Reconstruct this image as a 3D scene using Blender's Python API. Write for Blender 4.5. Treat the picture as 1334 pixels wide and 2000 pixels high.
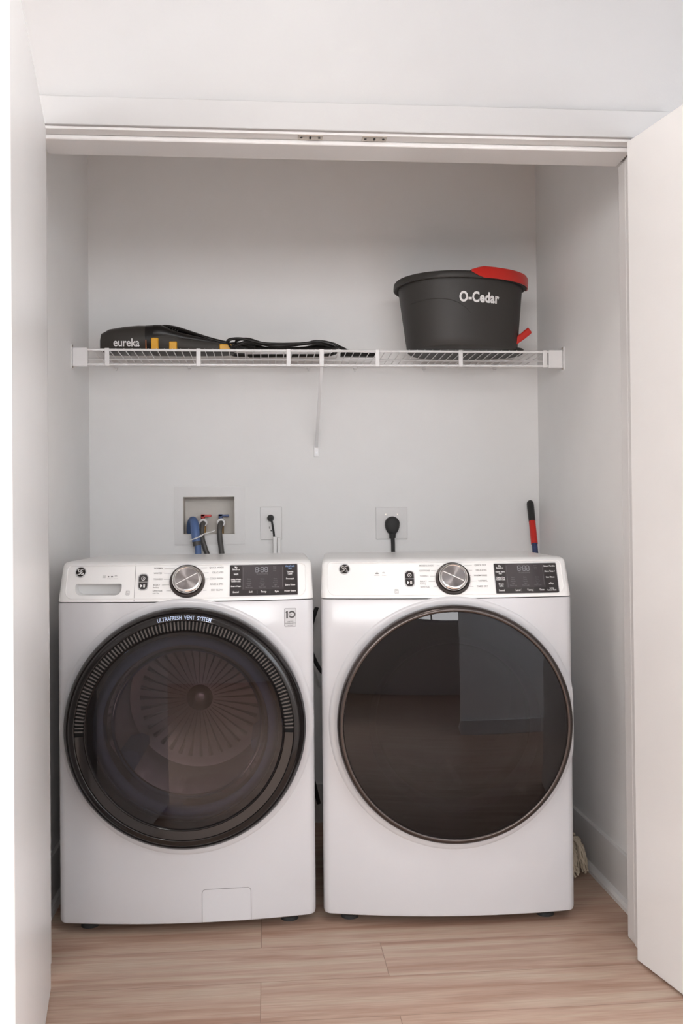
import bpy, bmesh, math, random
from mathutils import Vector, Matrix
from math import sin, cos, pi, radians, sqrt
random.seed(7)
for o in list(bpy.data.objects): bpy.data.objects.remove(o)
S = bpy.context.scene
C = S.collection

# ------------------------------------------------------------------ camera
CAM_H = 1.0877
yaw, pitch, roll = radians(4.598), radians(0.617), radians(-0.539)
fw = Vector((sin(yaw)*cos(pitch), cos(yaw)*cos(pitch), sin(pitch)))
r0 = Vector((cos(yaw), -sin(yaw), 0)); u0 = r0.cross(fw)
rt = r0*cos(roll)+u0*sin(roll); up = -r0*sin(roll)+u0*cos(roll)
cd = bpy.data.cameras.new('camera'); cam = bpy.data.objects.new('camera', cd); C.objects.link(cam)
cam.matrix_world = Matrix(((rt.x, up.x, -fw.x, 0), (rt.y, up.y, -fw.y, 0), (rt.z, up.z, -fw.z, CAM_H), (0, 0, 0, 1)))
cd.sensor_fit = 'VERTICAL'; cd.sensor_height = 24; cd.sensor_width = 16; cd.lens = 24*1838.8/2000
cd.clip_start = .01
S.camera = cam

# ------------------------------------------------------------------ world, lights, exposure
w = bpy.data.worlds.new('world'); S.world = w; w.use_nodes = True
w.node_tree.nodes['Background'].inputs[0].default_value = (.75, .87, 1, 1)
w.node_tree.nodes['Background'].inputs[1].default_value = 1.2
def area(name, loc, aim, sx, sy, power, col, shape='RECTANGLE'):
    l = bpy.data.lights.new(name, 'AREA'); l.shape = shape; l.size = sx
    if shape != 'DISK': l.size_y = sy
    l.energy = power; l.color = col
    o = bpy.data.objects.new(name, l); C.objects.link(o); o.location = loc
    o.rotation_euler = (Vector(aim)-Vector(loc)).to_track_quat('-Z', 'Y').to_euler()
    return o
area('hall_lamp_light', (.13, 1.50, 2.695), (.13, 1.50, 0), .19, .19, 4.2, (1, .95, .92), 'DISK')
area('bounce_fill_left', (-1.75, .95, 2.66), (-1.75, .30, 0.2), 1.6, .10, 78, (1, .98, .97)).data.spread = radians(110)  # added fill, bounced off the hall rear wall into the closet
area('bounce_fill_right', (1.65, .95, 2.66), (1.65, .30, 0.2), 1.9, .10, 46, (.82, .90, 1)).data.spread = radians(110)  # added bounce fill on the right, bluish for the dryer glass reflection
area('window_light', (-2.56, 1.25, 1.1), (0, 1.25, .9), 1.3, 1.0, 14, (.86, .92, 1))
area('side_fill_light', (2.56, 1.25, 1.1), (0, 1.25, .9), 1.3, 1.0, 16, (1, .99, .98))  # added fill for the left door and hall, no known window
area('rear_fill_light', (-.35, -2.95, 2.0), (-.1, 3, 1.2), 4.0, 1.1, 92, (1, .98, .965))  # added frontal fill for the closet, set high to stay out of reflections
S.view_settings.view_transform = 'Standard'; S.view_settings.look = 'None'
S.view_settings.gamma = 1; S.view_settings.use_curve_mapping = False
S.view_settings.exposure = 0.46

# ------------------------------------------------------------------ materials
def mat(name, col, rough=.5, metal=0, spec=.5, bump=0, bscale=200, var=0, vscale=8, coat=0, sub=0):
    m = bpy.data.materials.new(name); m.use_nodes = True
    nt = m.node_tree; b = nt.nodes['Principled BSDF']
    b.inputs['Base Color'].default_value = (*col, 1); b.inputs['Roughness'].default_value = rough
    b.inputs['Metallic'].default_value = metal; b.inputs['Specular IOR Level'].default_value = spec
    b.inputs['Coat Weight'].default_value = coat
    tc = nt.nodes.new('ShaderNodeTexCoord')
    if bump:
        n = nt.nodes.new('ShaderNodeTexNoise'); n.inputs['Scale'].default_value = bscale; n.inputs['Detail'].default_value = 3
        bp = nt.nodes.new('ShaderNodeBump'); bp.inputs['Strength'].default_value = bump; bp.inputs['Distance'].default_value = .001
        nt.links.new(tc.outputs['Object'], n.inputs['Vector']); nt.links.new(n.outputs['Fac'], bp.inputs['Height'])
        nt.links.new(bp.outputs['Normal'], b.inputs['Normal'])
    n = nt.nodes.new('ShaderNodeTexNoise'); n.inputs['Scale'].default_value = vscale; n.inputs['Detail'].default_value = 2
    nt.links.new(tc.outputs['Object'], n.inputs['Vector'])
    mx = nt.nodes.new('ShaderNodeMix'); mx.data_type = 'RGBA'; v = var or .02
    mx.inputs[6].default_value = (*[c*(1-v) for c in col], 1); mx.inputs[7].default_value = (*[min(1, c*(1+v)) for c in col], 1)
    nt.links.new(n.outputs['Fac'], mx.inputs[0]); nt.links.new(mx.outputs[2], b.inputs['Base Color'])
    return m
M = {}
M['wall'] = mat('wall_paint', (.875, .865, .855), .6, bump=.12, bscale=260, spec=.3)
M['hall'] = mat('dimmed_wall_paint', (.425, .418, .415), .55, bump=.12, bscale=260, spec=.3)  # same wall paint, darkened to offset strong light on front wall and casing
M['trim'] = mat('trim_paint', (.68, .665, .655), .28, bump=.03, bscale=60)
M['door'] = mat('door_paint', (.74, .73, .72), .3, bump=.05, bscale=90)
M['ceil'] = mat('ceiling_paint', (.38, .375, .37), .8)  # unseen ceiling, darkened to cut its bounce onto the front wall
M['white'] = mat('appliance_enamel', (.60, .595, .61), .16, spec=.5)
M['panelw'] = mat('panel_plastic', (.86, .855, .845), .28)
M['black'] = mat('black_gloss_plastic', (.012, .010, .010), .12, spec=.6)
M['blackm'] = mat('black_matte_plastic', (.02, .019, .018), .45)
M['recess'] = mat('vent_recess', (.004, .004, .004), .6, spec=.2)
M['bar'] = mat('vent_bar', (.075, .066, .062), .22)
M['bronze'] = mat('dark_metal_ring', (.085, .070, .065), .22, metal=.8)
M['darkring'] = mat('dark_knob_ring', (.06, .05, .047), .25, metal=.6)
M['chrome'] = mat('chrome', (.82, .81, .80), .12, metal=1)
M['steel'] = mat('drum_steel', (.55, .54, .54), .28, metal=.9, var=.08, vscale=30)
M['gasket'] = mat('gasket_rubber', (.26, .42, .70), .5)
M['rubber'] = mat('rubber', (.03, .03, .03), .7)
M['display'] = mat('display_glass', (.028, .024, .025), .1, spec=.7)
M['screen'] = mat('display_screen', (.05, .044, .047), .12, spec=.7)
M['ink'] = mat('grey_ink', (.20, .19, .19), .5)
M['inkd'] = mat('dark_ink', (.05, .05, .05), .5)
M['inkw'] = mat('white_ink', (.85, .84, .83), .5)
M['inkf'] = mat('faint_ink', (.17, .16, .17), .5)
M['inkb'] = mat('blue_ink', (.22, .36, .62), .5)
M['inkbl'] = mat('pale_blue_ink', (.55, .66, .9), .5)
M['silver'] = mat('silver_label', (.52, .52, .53), .35, metal=.3)
M['wire'] = mat('shelf_vinyl', (.84, .83, .83), .35)
M['plate'] = mat('outlet_plastic', (.76, .745, .735), .35)
M['boxin'] = mat('box_plastic', (.66, .62, .57), .5, var=.06)
M['red'] = mat('red_plastic', (.58, .022, .014), .3)
M['blue'] = mat('blue_plastic', (.03, .07, .22), .35)
M['hoseb'] = mat('blue_hose', (.10, .17, .36), .45)
M['hoseg'] = mat('grey_hose', (.085, .08, .075), .45, var=.1)
M['brass'] = mat('brass', (.45, .27, .1), .35, metal=.9)
M['bucket'] = mat('charcoal_plastic', (.036, .033, .030), .55, bump=.05, bscale=400)
M['vac'] = mat('vacuum_black', (.014, .012, .011), .32, spec=.3)
M['vacg'] = mat('vacuum_grey', (.06, .055, .05), .5, spec=.2)
M['cup'] = mat('smoky_cup', (.05, .045, .04), .35, spec=.3)
M['yellow'] = mat('yellow_plastic', (.80, .40, .012), .35)
M['orange'] = mat('orange_plastic', (.6, .16, .03), .4)
M['navy'] = mat('navy_tube', (.03, .045, .12), .25, var=.5, vscale=120)
M['mop'] = mat('cotton_yarn', (.52, .44, .34), .95, var=.2, vscale=60)
M['nickel'] = mat('nickel', (.48, .43, .38), .3, metal=.9, var=.15, vscale=150)
M['foil'] = mat('grey_cord', (.03, .028, .026), .35)
M['glow'] = None

def glassmat(name, tint, refl, rough=.0, ior=1.5):
    m = bpy.data.materials.new(name); m.use_nodes = True; nt = m.node_tree; nt.nodes.clear()
    out = nt.nodes.new('ShaderNodeOutputMaterial'); tr = nt.nodes.new('ShaderNodeBsdfTransparent'); gl = nt.nodes.new('ShaderNodeBsdfGlossy')
    fr = nt.nodes.new('ShaderNodeFresnel'); fr.inputs['IOR'].default_value = ior
    tr.inputs[0].default_value = (*tint, 1); gl.inputs[0].default_value = (refl, refl, refl, 1); gl.inputs['Roughness'].default_value = rough
    mx = nt.nodes.new('ShaderNodeMixShader'); nt.links.new(fr.outputs[0], mx.inputs[0]); nt.links.new(tr.outputs[0], mx.inputs[1])
    nt.links.new(gl.outputs[0], mx.inputs[2]); nt.links.new(mx.outputs[0], out.inputs[0])
    return m
M['glassW'] = glassmat('smoked_door_glass', (.50, .455, .465), 1, .01, 1.45)
M['glassD'] = glassmat('dark_door_glass', (.30, .27, .31), 1, .015, 1.42)
M['bowl'] = glassmat('clear_bowl_glass', (.93, .93, .95), .8, .03, 1.18)

def wood():
    m = bpy.data.materials.new('oak_vinyl_planks'); m.use_nodes = True; nt = m.node_tree; N = nt.nodes; L = nt.links
    b = N['Principled BSDF']; b.inputs['Roughness'].default_value = .42; b.inputs['Specular IOR Level'].default_value = .4
    tc = N.new('ShaderNodeTexCoord'); mp = N.new('ShaderNodeMapping'); mp.inputs['Location'].default_value = (.021, -2.07+.9, 0)
    L.new(tc.outputs['Object'], mp.inputs['Vector'])
    br = N.new('ShaderNodeTexBrick'); br.offset = .749; br.inputs['Scale'].default_value = 1
    br.inputs['Brick Width'].default_value = 1.22; br.inputs['Row Height'].default_value = .18
    br.inputs['Mortar Size'].default_value = .0009; br.inputs['Color1'].default_value = (0, 0, 0, 1); br.inputs['Color2'].default_value = (1, 1, 1, 1)
    br.inputs['Mortar'].default_value = (.5, .5, .5, 1); br.inputs['Bias'].default_value = 0
    L.new(mp.outputs[0], br.inputs['Vector'])
    # per plank shift of the grain
    sx = N.new('ShaderNodeVectorMath'); sx.operation = 'SCALE'; sx.inputs['Scale'].default_value = 7.3
    L.new(br.outputs['Color'], sx.inputs[0])
    ad = N.new('ShaderNodeVectorMath'); ad.operation = 'ADD'; L.new(tc.outputs['Object'], ad.inputs[0]); L.new(sx.outputs[0], ad.inputs[1])
    st = N.new('ShaderNodeMapping'); st.inputs['Scale'].default_value = (1.1, 17, 1); L.new(ad.outputs[0], st.inputs['Vector'])
    n1 = N.new('ShaderNodeTexNoise'); n1.inputs['Scale'].default_value = 1.6; n1.inputs['Detail'].default_value = 4; n1.inputs['Roughness'].default_value = .55; n1.inputs['Distortion'].default_value = .6
    L.new(st.outputs[0], n1.inputs['Vector'])
    st2 = N.new('ShaderNodeMapping'); st2.inputs['Scale'].default_value = (5, 150, 1); L.new(ad.outputs[0], st2.inputs['Vector'])
    n2 = N.new('ShaderNodeTexNoise'); n2.inputs['Scale'].default_value = 2; n2.inputs['Detail'].default_value = 5; L.new(st2.outputs[0], n2.inputs['Vector'])
    cr = N.new('ShaderNodeValToRGB'); e = cr.color_ramp.elements
    e[0].position = .33; e[0].color = (.36, .215, .155, 1); e[1].position = .66; e[1].color = (.50, .385, .30, 1)
    x = cr.color_ramp.elements.new(.5); x.color = (.455, .315, .24, 1)
    L.new(n1.outputs['Fac'], cr.inputs[0])
    cr2 = N.new('ShaderNodeValToRGB'); f = cr2.color_ramp.elements; f[0].position = .3; f[0].color = (.80, .78, .76, 1); f[1].position = .7; f[1].color = (1.08, 1.08, 1.08, 1)
    L.new(n2.outputs['Fac'], cr2.inputs[0])
    mu = N.new('ShaderNodeMix'); mu.data_type = 'RGBA'; mu.blend_type = 'MULTIPLY'; mu.inputs[0].default_value = .75
    L.new(cr.outputs[0], mu.inputs[6]); L.new(cr2.outputs[0], mu.inputs[7])
    mm = N.new('ShaderNodeMix'); mm.data_type = 'RGBA'; mm.inputs[7].default_value = (.24, .15, .11, 1)
    L.new(br.outputs['Fac'], mm.inputs[0]); L.new(mu.outputs[2], mm.inputs[6]); L.new(mm.outputs[2], b.inputs['Base Color'])
    bp = N.new('ShaderNodeBump'); bp.inputs['Strength'].default_value = .12; bp.inputs['Distance'].default_value = .0005
    L.new(n2.outputs['Fac'], bp.inputs['Height']); L.new(bp.outputs[0], b.inputs['Normal'])
    return m
M['wood'] = wood()

# ------------------------------------------------------------------ mesh helpers
class MB:
    def __init__(s): s.v = []; s.f = []; s.m = []; s.mi = 0; s.cuts = []
    def mark(s): s.cuts.append(len(s.v))
    def add(s, vs, fs):
        n = len(s.v); s.v += [tuple(v) for v in vs]; s.f += [tuple(i+n for i in f) for f in fs]; s.m += [s.mi]*len(fs)
    def box(s, a, b):
        x0, y0, z0 = a; x1, y1, z1 = b
        s.add([(x0, y0, z0), (x1, y0, z0), (x1, y1, z0), (x0, y1, z0), (x0, y0, z1), (x1, y0, z1), (x1, y1, z1), (x0, y1, z1)],
              [(0, 3, 2, 1), (4, 5, 6, 7), (0, 1, 5, 4), (1, 2, 6, 5), (2, 3, 7, 6), (3, 0, 4, 7)])
    def loft(s, rings, cap=True, closed=False):
        n = len(rings[0]); vs = [p for r in rings for p in r]; fs = []
        k = len(rings)
        for i in range(k if closed else k-1):
            a = i*n; b = ((i+1) % k)*n
            for j in range(n):
                j2 = (j+1) % n; fs.append((a+j, a+j2, b+j2, b+j))
        if cap and not closed: fs += [tuple(range(n))[::-1], tuple((k-1)*n+j for j in range(n))]
        s.add(vs, fs)
    def tube(s, pts, r, n=10, cap=True):
        pts = [Vector(p) for p in pts]; rings = []
        rs = r if isinstance(r, (list, tuple)) else [r]*len(pts)
        t = (pts[1]-pts[0]).normalized(); a = Vector((0, 0, 1)) if abs(t.z) < .9 else Vector((1, 0, 0))
        u = t.cross(a).normalized()
        for i, p in enumerate(pts):
            t = (pts[min(i+1, len(pts)-1)]-pts[max(i-1, 0)]).normalized()
            u = (u-t*u.dot(t)).normalized(); v = t.cross(u)
            rings.append([p+(u*cos(2*pi*j/n)+v*sin(2*pi*j/n))*rs[i] for j in range(n)])
        s.loft(rings, cap)
    def lathe_y(s, prof, c=(0, 0, 0), n=96, closed=False, cap=False):
        # profile (r, y) turned about the y axis through c
        rings = [[(c[0]+r*cos(2*pi*j/n), c[1]+y, c[2]+r*sin(2*pi*j/n)) for j in range(n)] for r, y in prof]
        s.loft(rings, cap, closed)
def smooth_path(pts, k=8):
    P = [Vector(p) for p in pts]; P = [P[0]*2-P[1]]+P+[P[-1]*2-P[-2]]; out = []
    for i in range(1, len(P)-2):
        for j in range(k):
            t = j/k; a, b, c, d = P[i-1:i+3]
            out.append(.5*((2*b)+(-a+c)*t+(2*a-5*b+4*c-d)*t*t+(-a+3*b-3*c+d)*t**3))
    out.append(P[-2]); return out
def finish(me, ang=38):
    bm = bmesh.new(); bm.from_mesh(me); bmesh.ops.recalc_face_normals(bm, faces=bm.faces)
    for f in bm.faces: f.smooth = True
    for e in bm.edges:
        if len(e.link_faces) == 2 and e.calc_face_angle(0) > radians(ang): e.smooth = False
    bm.to_mesh(me); bm.free()
def obj(name, mb, m, parent=None, ang=38, bevel=0, seg=2, recalc=True):
    me = bpy.data.meshes.new(name); me.from_pydata(mb.v, [], mb.f)
    ms = m if isinstance(m, (list, tuple)) else [m]
    for k in ms: me.materials.append(k)
    for p, i in zip(me.polygons, mb.m): p.material_index = i
    if recalc: finish(me, ang)
    o = bpy.data.objects.new(name, me); C.objects.link(o)
    if parent is not None: o.parent = parent
    if bevel:
        b = o.modifiers.new('bevel', 'BEVEL'); b.width = bevel; b.segments = seg; b.limit_method = 'ANGLE'; b.angle_limit = radians(40)
        b.harden_normals = False
    return o
def cut(o, cutter_mb, ang=38):
    cme = bpy.data.meshes.new('cut'); cme.from_pydata(cutter_mb.v, [], cutter_mb.f); finish(cme)
    co = bpy.data.objects.new('cut', cme); C.objects.link(co); co.matrix_world = o.matrix_world.copy() if not o.parent else Matrix()
    par = o.parent; o.parent = None
    md = o.modifiers.new('b', 'BOOLEAN'); md.operation = 'DIFFERENCE'; md.object = co; md.solver = 'EXACT'
    dg = bpy.context.evaluated_depsgraph_get(); dg.update()
    me = bpy.data.meshes.new_from_object(o.evaluated_get(dg)); o.modifiers.remove(md)
    o.data = me; bpy.data.objects.remove(co); o.parent = par; finish(me, ang)
def thing(name, label, cat, loc=(0, 0, 0), rz=0, group=None):
    o = bpy.data.objects.new(name, None); C.objects.link(o); o.location = loc; o.rotation_euler = (0, 0, rz)
    o['label'] = label; o['category'] = cat
    if group: o['group'] = group
    return o
def tag(o, label, cat, group=None):
    o['label'] = label; o['category'] = cat
    if group: o['group'] = group
    return o
def struct(name, mb, m, **k):
    o = obj(name, mb, m, **k); o['kind'] = 'structure'; return o
def text_geo(s, size, align='CENTER', bold=0, spacing=1):
    cu = bpy.data.curves.new('t', 'FONT'); cu.body = s; cu.size = size; cu.align_x = align; cu.offset = bold
    cu.space_character = spacing; cu.resolution_u = 3
    o = bpy.data.objects.new('t', cu); C.objects.link(o)
    dg = bpy.context.evaluated_depsgraph_get(); dg.update()
    me = bpy.data.meshes.new_from_object(o.evaluated_get(dg))
    vs = [v.co.copy() for v in me.vertices]; fs = [tuple(p.vertices) for p in me.polygons]
    bpy.data.objects.remove(o); bpy.data.curves.remove(cu); bpy.data.meshes.remove(me)
    return vs, fs
def put_text(mb, s, size, fn, align='CENTER', bold=0, xs=1, spacing=1):
    vs, fs = text_geo(s, size, align, bold, spacing)
    mb.mark(); mb.add([fn(v.x*xs, v.y) for v in vs], fs)
def rrect(x0, z0, x1, z1, r, k=5, rr=None):
    rr = rr or (r, r, r, r); out = []   # bl, br, tr, tl
    for (cx, cz, a, q) in ((x0+rr[0], z0+rr[0], pi, rr[0]), (x1-rr[1], z0+rr[1], 1.5*pi, rr[1]), (x1-rr[2], z1-rr[2], 0, rr[2]), (x0+rr[3], z1-rr[3], pi/2, rr[3])):
        for i in range(k+1): out.append((cx+q*cos(a+i*pi/2/k), cz+q*sin(a+i*pi/2/k)))
    return out

# ================================================================== SETTING
XL, XR, YB, YI, YO = -.628, 1.014, 3.433, 2.395, 2.272
CZ = 2.74
b = MB(); b.box((-2.8, -3.2, -.05), (2.8, YB+.1, 0)); struct('floor', b, M['wood'])
b = MB(); b.box((-2.8, -3.2, CZ), (2.8, YB+.1, CZ+.08)); struct('ceiling', b, M['ceil'])
b = MB(); b.box((XL, YI, 2.44), (XR, YB, 2.50)); struct('ceiling_closet', b, M['wall'])
b = MB(); b.box((XL-.1, YB, 0), (XR+.1, YB+.12, CZ)); wb = struct('wall_back', b, M['wall'])
c = MB(); c.box((-.298, YB-.05, 1.048), (-.112, YB+.085, 1.185)); cut(wb, c)
b = MB(); b.box((XL-.1, YI, 0), (XL, YB, CZ)); struct('wall_left', b, M['wall'])
b = MB(); b.box((XR, YI, 0), (XR+.1, YB, CZ)); struct('wall_right', b, M['wall'])
OL, OR, OT = -.548, .94, 2.028        # finished opening between the jambs
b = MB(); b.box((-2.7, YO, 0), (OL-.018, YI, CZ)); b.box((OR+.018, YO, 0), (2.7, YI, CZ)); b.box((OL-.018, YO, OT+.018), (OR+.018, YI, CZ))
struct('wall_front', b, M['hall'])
WY0, WY1, RY = .60, 1.90, .30
b = MB(); b.box((-2.7, -3.1, 0), (-2.6, YO, .6)); b.box((-2.7, -3.1, 1.6), (-2.6, YO, CZ)); b.box((-2.7, -3.1, .6), (-2.6, WY0, 1.6)); b.box((-2.7, WY1, .6), (-2.6, YO, 1.6))
struct('wall_hall_left', b, M['wall'])
b = MB(); b.box((2.6, -3.1, 0), (2.7, YO, .6)); b.box((2.6, -3.1, 1.6), (2.7, YO, CZ)); b.box((2.6, -3.1, .6), (2.7, WY0, 1.6)); b.box((2.6, WY1, .6), (2.7, YO, 1.6)); struct('wall_hall_right', b, M['wall'])
b = MB(); b.box((-2.6, RY-.12, 0), (-.95, RY, CZ)); b.box((.66, RY-.12, 0), (2.6, RY, CZ)); b.box((-.95, RY-.12, 2.5), (.66, RY, CZ))
struct('wall_hall_rear', b, M['wall'])
b = MB(); b.box((-2.7, -3.1, 0), (2.7, -3.0, 1.42)); b.box((-2.7, -3.1, 2.58), (2.7, -3.0, CZ)); b.box((-2.7, -3.1, 1.42), (-2.40, -3.0, 2.58)); b.box((1.70, -3.1, 1.42), (2.7, -3.0, 2.58)); struct('wall_room_rear', b, M['wall'])
# jambs, stops, casing
b = MB(); b.box((OL-.018, YO-.002, OT), (OR+.018, YI+.002, OT+.018)); hj = struct('trim_1', b, M['trim'], bevel=.001)
b = MB(); b.box((OL+.012, 2.302, OT-.012), (OR-.012, YI+.006, OT)); struct('trim_2', b, M['trim'], bevel=.0035, seg=3)
for n, (x, sx) in enumerate(((OR, 1), (OL, -1))):
    b = MB(); b.box((min(x, x+sx*.018), YO-.002, 0), (max(x, x+sx*.018), YI+.002, OT)); struct('trim_%d' % (3+n), b, M['trim'], bevel=.001)
    b = MB(); b.box((min(x, x-sx*.012), 2.302, 0), (max(x, x-sx*.012), 2.345, OT-.012)); b.box((min(x, x-sx*.009), 2.352, 0), (max(x, x-sx*.009), YI+.004, OT-.012)); struct('trim_%d' % (5+n), b, M['trim'], bevel=.003, seg=3)
    b = MB(); xx = x+sx*.006; b.box((min(xx, xx+sx*.066), 2.258, 0), (max(xx, xx+sx*.066), YO, OT+.006)); struct('trim_%d' % (7+n), b, M['trim'], bevel=.002)
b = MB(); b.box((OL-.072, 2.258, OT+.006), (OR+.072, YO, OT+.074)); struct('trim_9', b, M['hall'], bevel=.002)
# strike plates of the ball catches, let into the head jamb
for k, (x0, x1) in enumerate(((.086, .146), (.243, .303))):
    b = MB(); b.box((x0, 2.2775-.006, OT-.0022), (x1, 2.3035-.006, OT+.002)); sp = obj('strike_plate', b, M['nickel'], hj, bevel=.0008)
    b = MB(); b.lathe_y([(.0001, 0), (.006, 0), (.006, .0016), (.0001, .0016)], n=20)
    b.v = [((x0+x1)/2+v[0]*.5, 2.2845+v[2], OT-.0034+v[1]) for v in b.v]
    b.mi = 0
    for sx in (-1, 1):
        q = MB(); q.lathe_y([(.0001, 0), (.003, 0), (.003, .0016), (.0001, .0016)], n=14)
        b.add([((x0+x1)/2+sx*.022+v[0], 2.2845+v[2], OT-.0034+v[1]) for v in q.v], q.f)
    obj('screw', b, M['rubber'], sp)
def base(name, x, sx, y0, y1):
    b = MB(); pr = [(0, 0), (.031, 0), (.030, .010), (.024, .018), (.014, .0215), (.013, .126), (.010, .136), (.006, .1385), (0, .1385)]
    b.loft([[(x+sx*p[0], y, p[1]) for p in pr] for y in (y0, y1)]); struct(name, b, M['trim'], ang=25)
base('baseboard_left', XL, 1, YI+.004, YB); base('baseboard_right', XR, -1, YI+.004, YB)
b = MB(); b.box((XL+.02, YB-.014, 0), (XR-.02, YB, .1385)); struct('baseboard_back', b, M['trim'])
for nm, x0, x1, y0, y1 in (('baseboard_hall_right', 2.587, 2.6, .3, YO), ('baseboard_hall_left', -2.6, -2.587, .3, YO), ('baseboard_hall_rear', .66, 2.587, RY, RY+.013), ('baseboard_hall_rear_left', -2.587, -.95, RY, RY+.013)):
    b = MB(); b.box((x0, y0, 0), (x1, y1, .1385)); struct(nm, b, M['trim'], bevel=.003)
# window in the hall (behind the camera, lights the hall)
b = MB()
for y0, y1, z0, z1 in ((WY0, WY0+.05, .6, 1.6), (WY1-.05, WY1, .6, 1.6), (WY0+.05, WY1-.05, .6, .64), (WY0+.05, WY1-.05, 1.56, 1.6), (WY0+.05, WY1-.05, 1.09, 1.11)): b.box((-2.67, y0, z0), (-2.62, y1, z1))
wn = struct('window_1', b, M['trim'])
b.v = [(-v[0], v[1], v[2]) for v in b.v]; struct('side_fill_frame', b, M['trim'])  # mirrored frame added around the right side fill light
b = MB()
for x0, x1, z0, z1 in ((-2.40, -2.35, 1.42, 2.58), (1.65, 1.70, 1.42, 2.58), (-2.35, 1.65, 1.42, 1.46), (-2.35, 1.65, 2.54, 2.58), (-1.03, -1.0, 1.46, 2.54), (.32, .35, 1.46, 2.54)): b.box((x0, -3.07, z0), (x1, -3.02, z1))
struct('rear_fill_frame', b, M['trim'])  # frame added around the rear fill light

# doors: slabs swung open, each with hinges
def door(name, hx, hy, dx, dy, L, out, z0=.007, z1=2.022):
    t = bpy.data.objects.new(name, None); C.objects.link(t); t.location = (hx, hy, 0); t.rotation_euler = (0, 0, math.atan2(dy, dx)); t['kind'] = 'structure'
    b = MB(); b.box((0, min(0, out*.035), z0), (L, max(0, out*.035), z1)); obj('door_slab', b, M['door'], t, bevel=.0015)
    for z in (.23, 1.02, 1.80):
        b = MB(); b.box((-.0022, min(.004*out, out*.030), z-.045), (-.0002, max(.004*out, out*.030), z+.045))
        h = obj('hinge', b, M['trim'], t, bevel=.0006)
        b = MB()
        for zz in (-.03, 0, .03): b.tube([(-.0036, out*.018, z+zz), (-.002, out*.018, z+zz)], .0032, 10)
        obj('screw', b, M['nickel'], h)
    return t
s = .15; n = sqrt(1+s*s); door('door_1', -.509, 2.256, s/n, -1/n, .735, -1)
s = .205; n = sqrt(1+s*s); door('door_2', .899, 2.256, s/n, -1/n, .735, 1)

# ================================================================== APPLIANCES
HW = .3455; BUL = .033; BZ = .026; SEAM = .8810
def yf(u): return -BUL*(1-(u/HW)**2)
def outline(z, s=0, i=0, D=.62):
    rc = .022; hw = HW-i; pts = []
    a0 = math.atan2(2*BUL*(hw-rc)/HW**2, 1)
    y0 = yf(hw-rc)+s+i*.3
    nf = 40
    for k in range(nf+1):
        u = -(hw-rc)+2*(hw-rc)*k/nf; pts.append((u, yf(u)+s+i*.3, z))
    for k in range(1, 7):
        a = a0+(pi/2-a0)*k/6; pts.append((hw-rc+rc*(sin(a)-sin(a0)), y0+rc*(cos(a0)-cos(a)), z))
    xs = pts[-1][0]
    for (cx, sg) in ((xs-.02, 1), (-xs+.02, -1)):
        for k in range(5):
            a = (0 if sg > 0 else pi/2)+pi/2*k/4
            pts.append((cx+.02*cos(a), D-.02-i+.02*sin(a), z))
    for k in range(5, -1, -1):
        a = a0+(pi/2-a0)*k/6
        if k == 0: break
        pts.append((-(hw-rc+rc*(sin(a)-sin(a0))), y0+rc*(cos(a0)-cos(a)), z))
    a = pi/2; k6 = (-(hw-rc+rc*(1-sin(a0))), y0+rc*(cos(a0)), z)
    pts.insert(len(pts)-5, k6)
    return pts
TILT = .5
def SP(u, z, off=0):          # point on the slanted panel, off = height above it
    return (u, yf(u)+TILT*(z-SEAM)-off*.894, z+off*.447)
def SF(u, z, off=0): return (u, yf(u)-off, z)
def patch(mb, x0, z0, x1, z1, r, fn, off, th=.0015, nx=24, rr=None):
    # rounded-rect plate following the surface: columns of quads
    if r == 0 and rr is None:
        xs = [x0+(x1-x0)*k/nx for k in range(nx+1)]; lo = [z0]*(nx+1); hi = [z1]*(nx+1)
    else:
        rr = rr or (r, r, r, r); xs = set([x0, x1])
        for k in range(nx+1): xs.add(x0+(x1-x0)*k/nx)
        for k in range(1, 7):
            m = 1-cos(pi/2*k/6)
            xs.add(x0+m*max(rr[0], rr[3])); xs.add(x1-m*max(rr[1], rr[2]))
        xs = sorted(xs); lo = []; hi = []
        def cap(q, d): return q-sqrt(max(0, q*q-(q-d)**2)) if d < q else 0
        for x in xs:
            lo.append(z0+max(cap(rr[0], x-x0), cap(rr[1], x1-x))); hi.append(z1-max(cap(rr[3], x-x0), cap(rr[2], x1-x)))
    rings = []
    for x, a, c in zip(xs, lo, hi):
        if c-a < 1e-5: c = a+1e-5
        rings.append([fn(x, a, off), fn(x, c, off), fn(x, c, off-th), fn(x, a, off-th)])
    mb.loft(rings)
def loop_tube(mb, pts2, fn, r, off=0, closed=True):
    P = [Vector(fn(p[0], p[1], off)) for p in pts2]
    n = 6; rings = []; k = len(P)
    for i in range(k):
        t = (P[(i+1) % k]-P[i-1]).normalized() if closed or 0 < i < k-1 else ((P[1]-P[0]) if i == 0 else (P[-1]-P[-2])).normalized()
        nn = Vector((0, -.894, .447)); v = t.cross(nn).normalized()
        rings.append([P[i]+(nn*cos(2*pi*j/n)+v*sin(2*pi*j/n))*r for j in range(n)])
    mb.loft(rings, cap=not closed, closed=closed)
def words(name, m, parent, mb, cuts):
    # one child per word: cuts = vertex counts at which a new word starts
    cuts = list(cuts)+[len(mb.v)]; k = 0
    for a, c_ in zip(cuts[:-1], cuts[1:]):
        if c_ <= a: continue
        q = MB(); q.v = mb.v[a:c_]; fs = [f for f in mb.f if a <= f[0] < c_]; q.f = [tuple(i-a for i in f) for f in fs]; q.m = [0]*len(fs)
        obj(name, q, m, parent, recalc=False)
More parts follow.
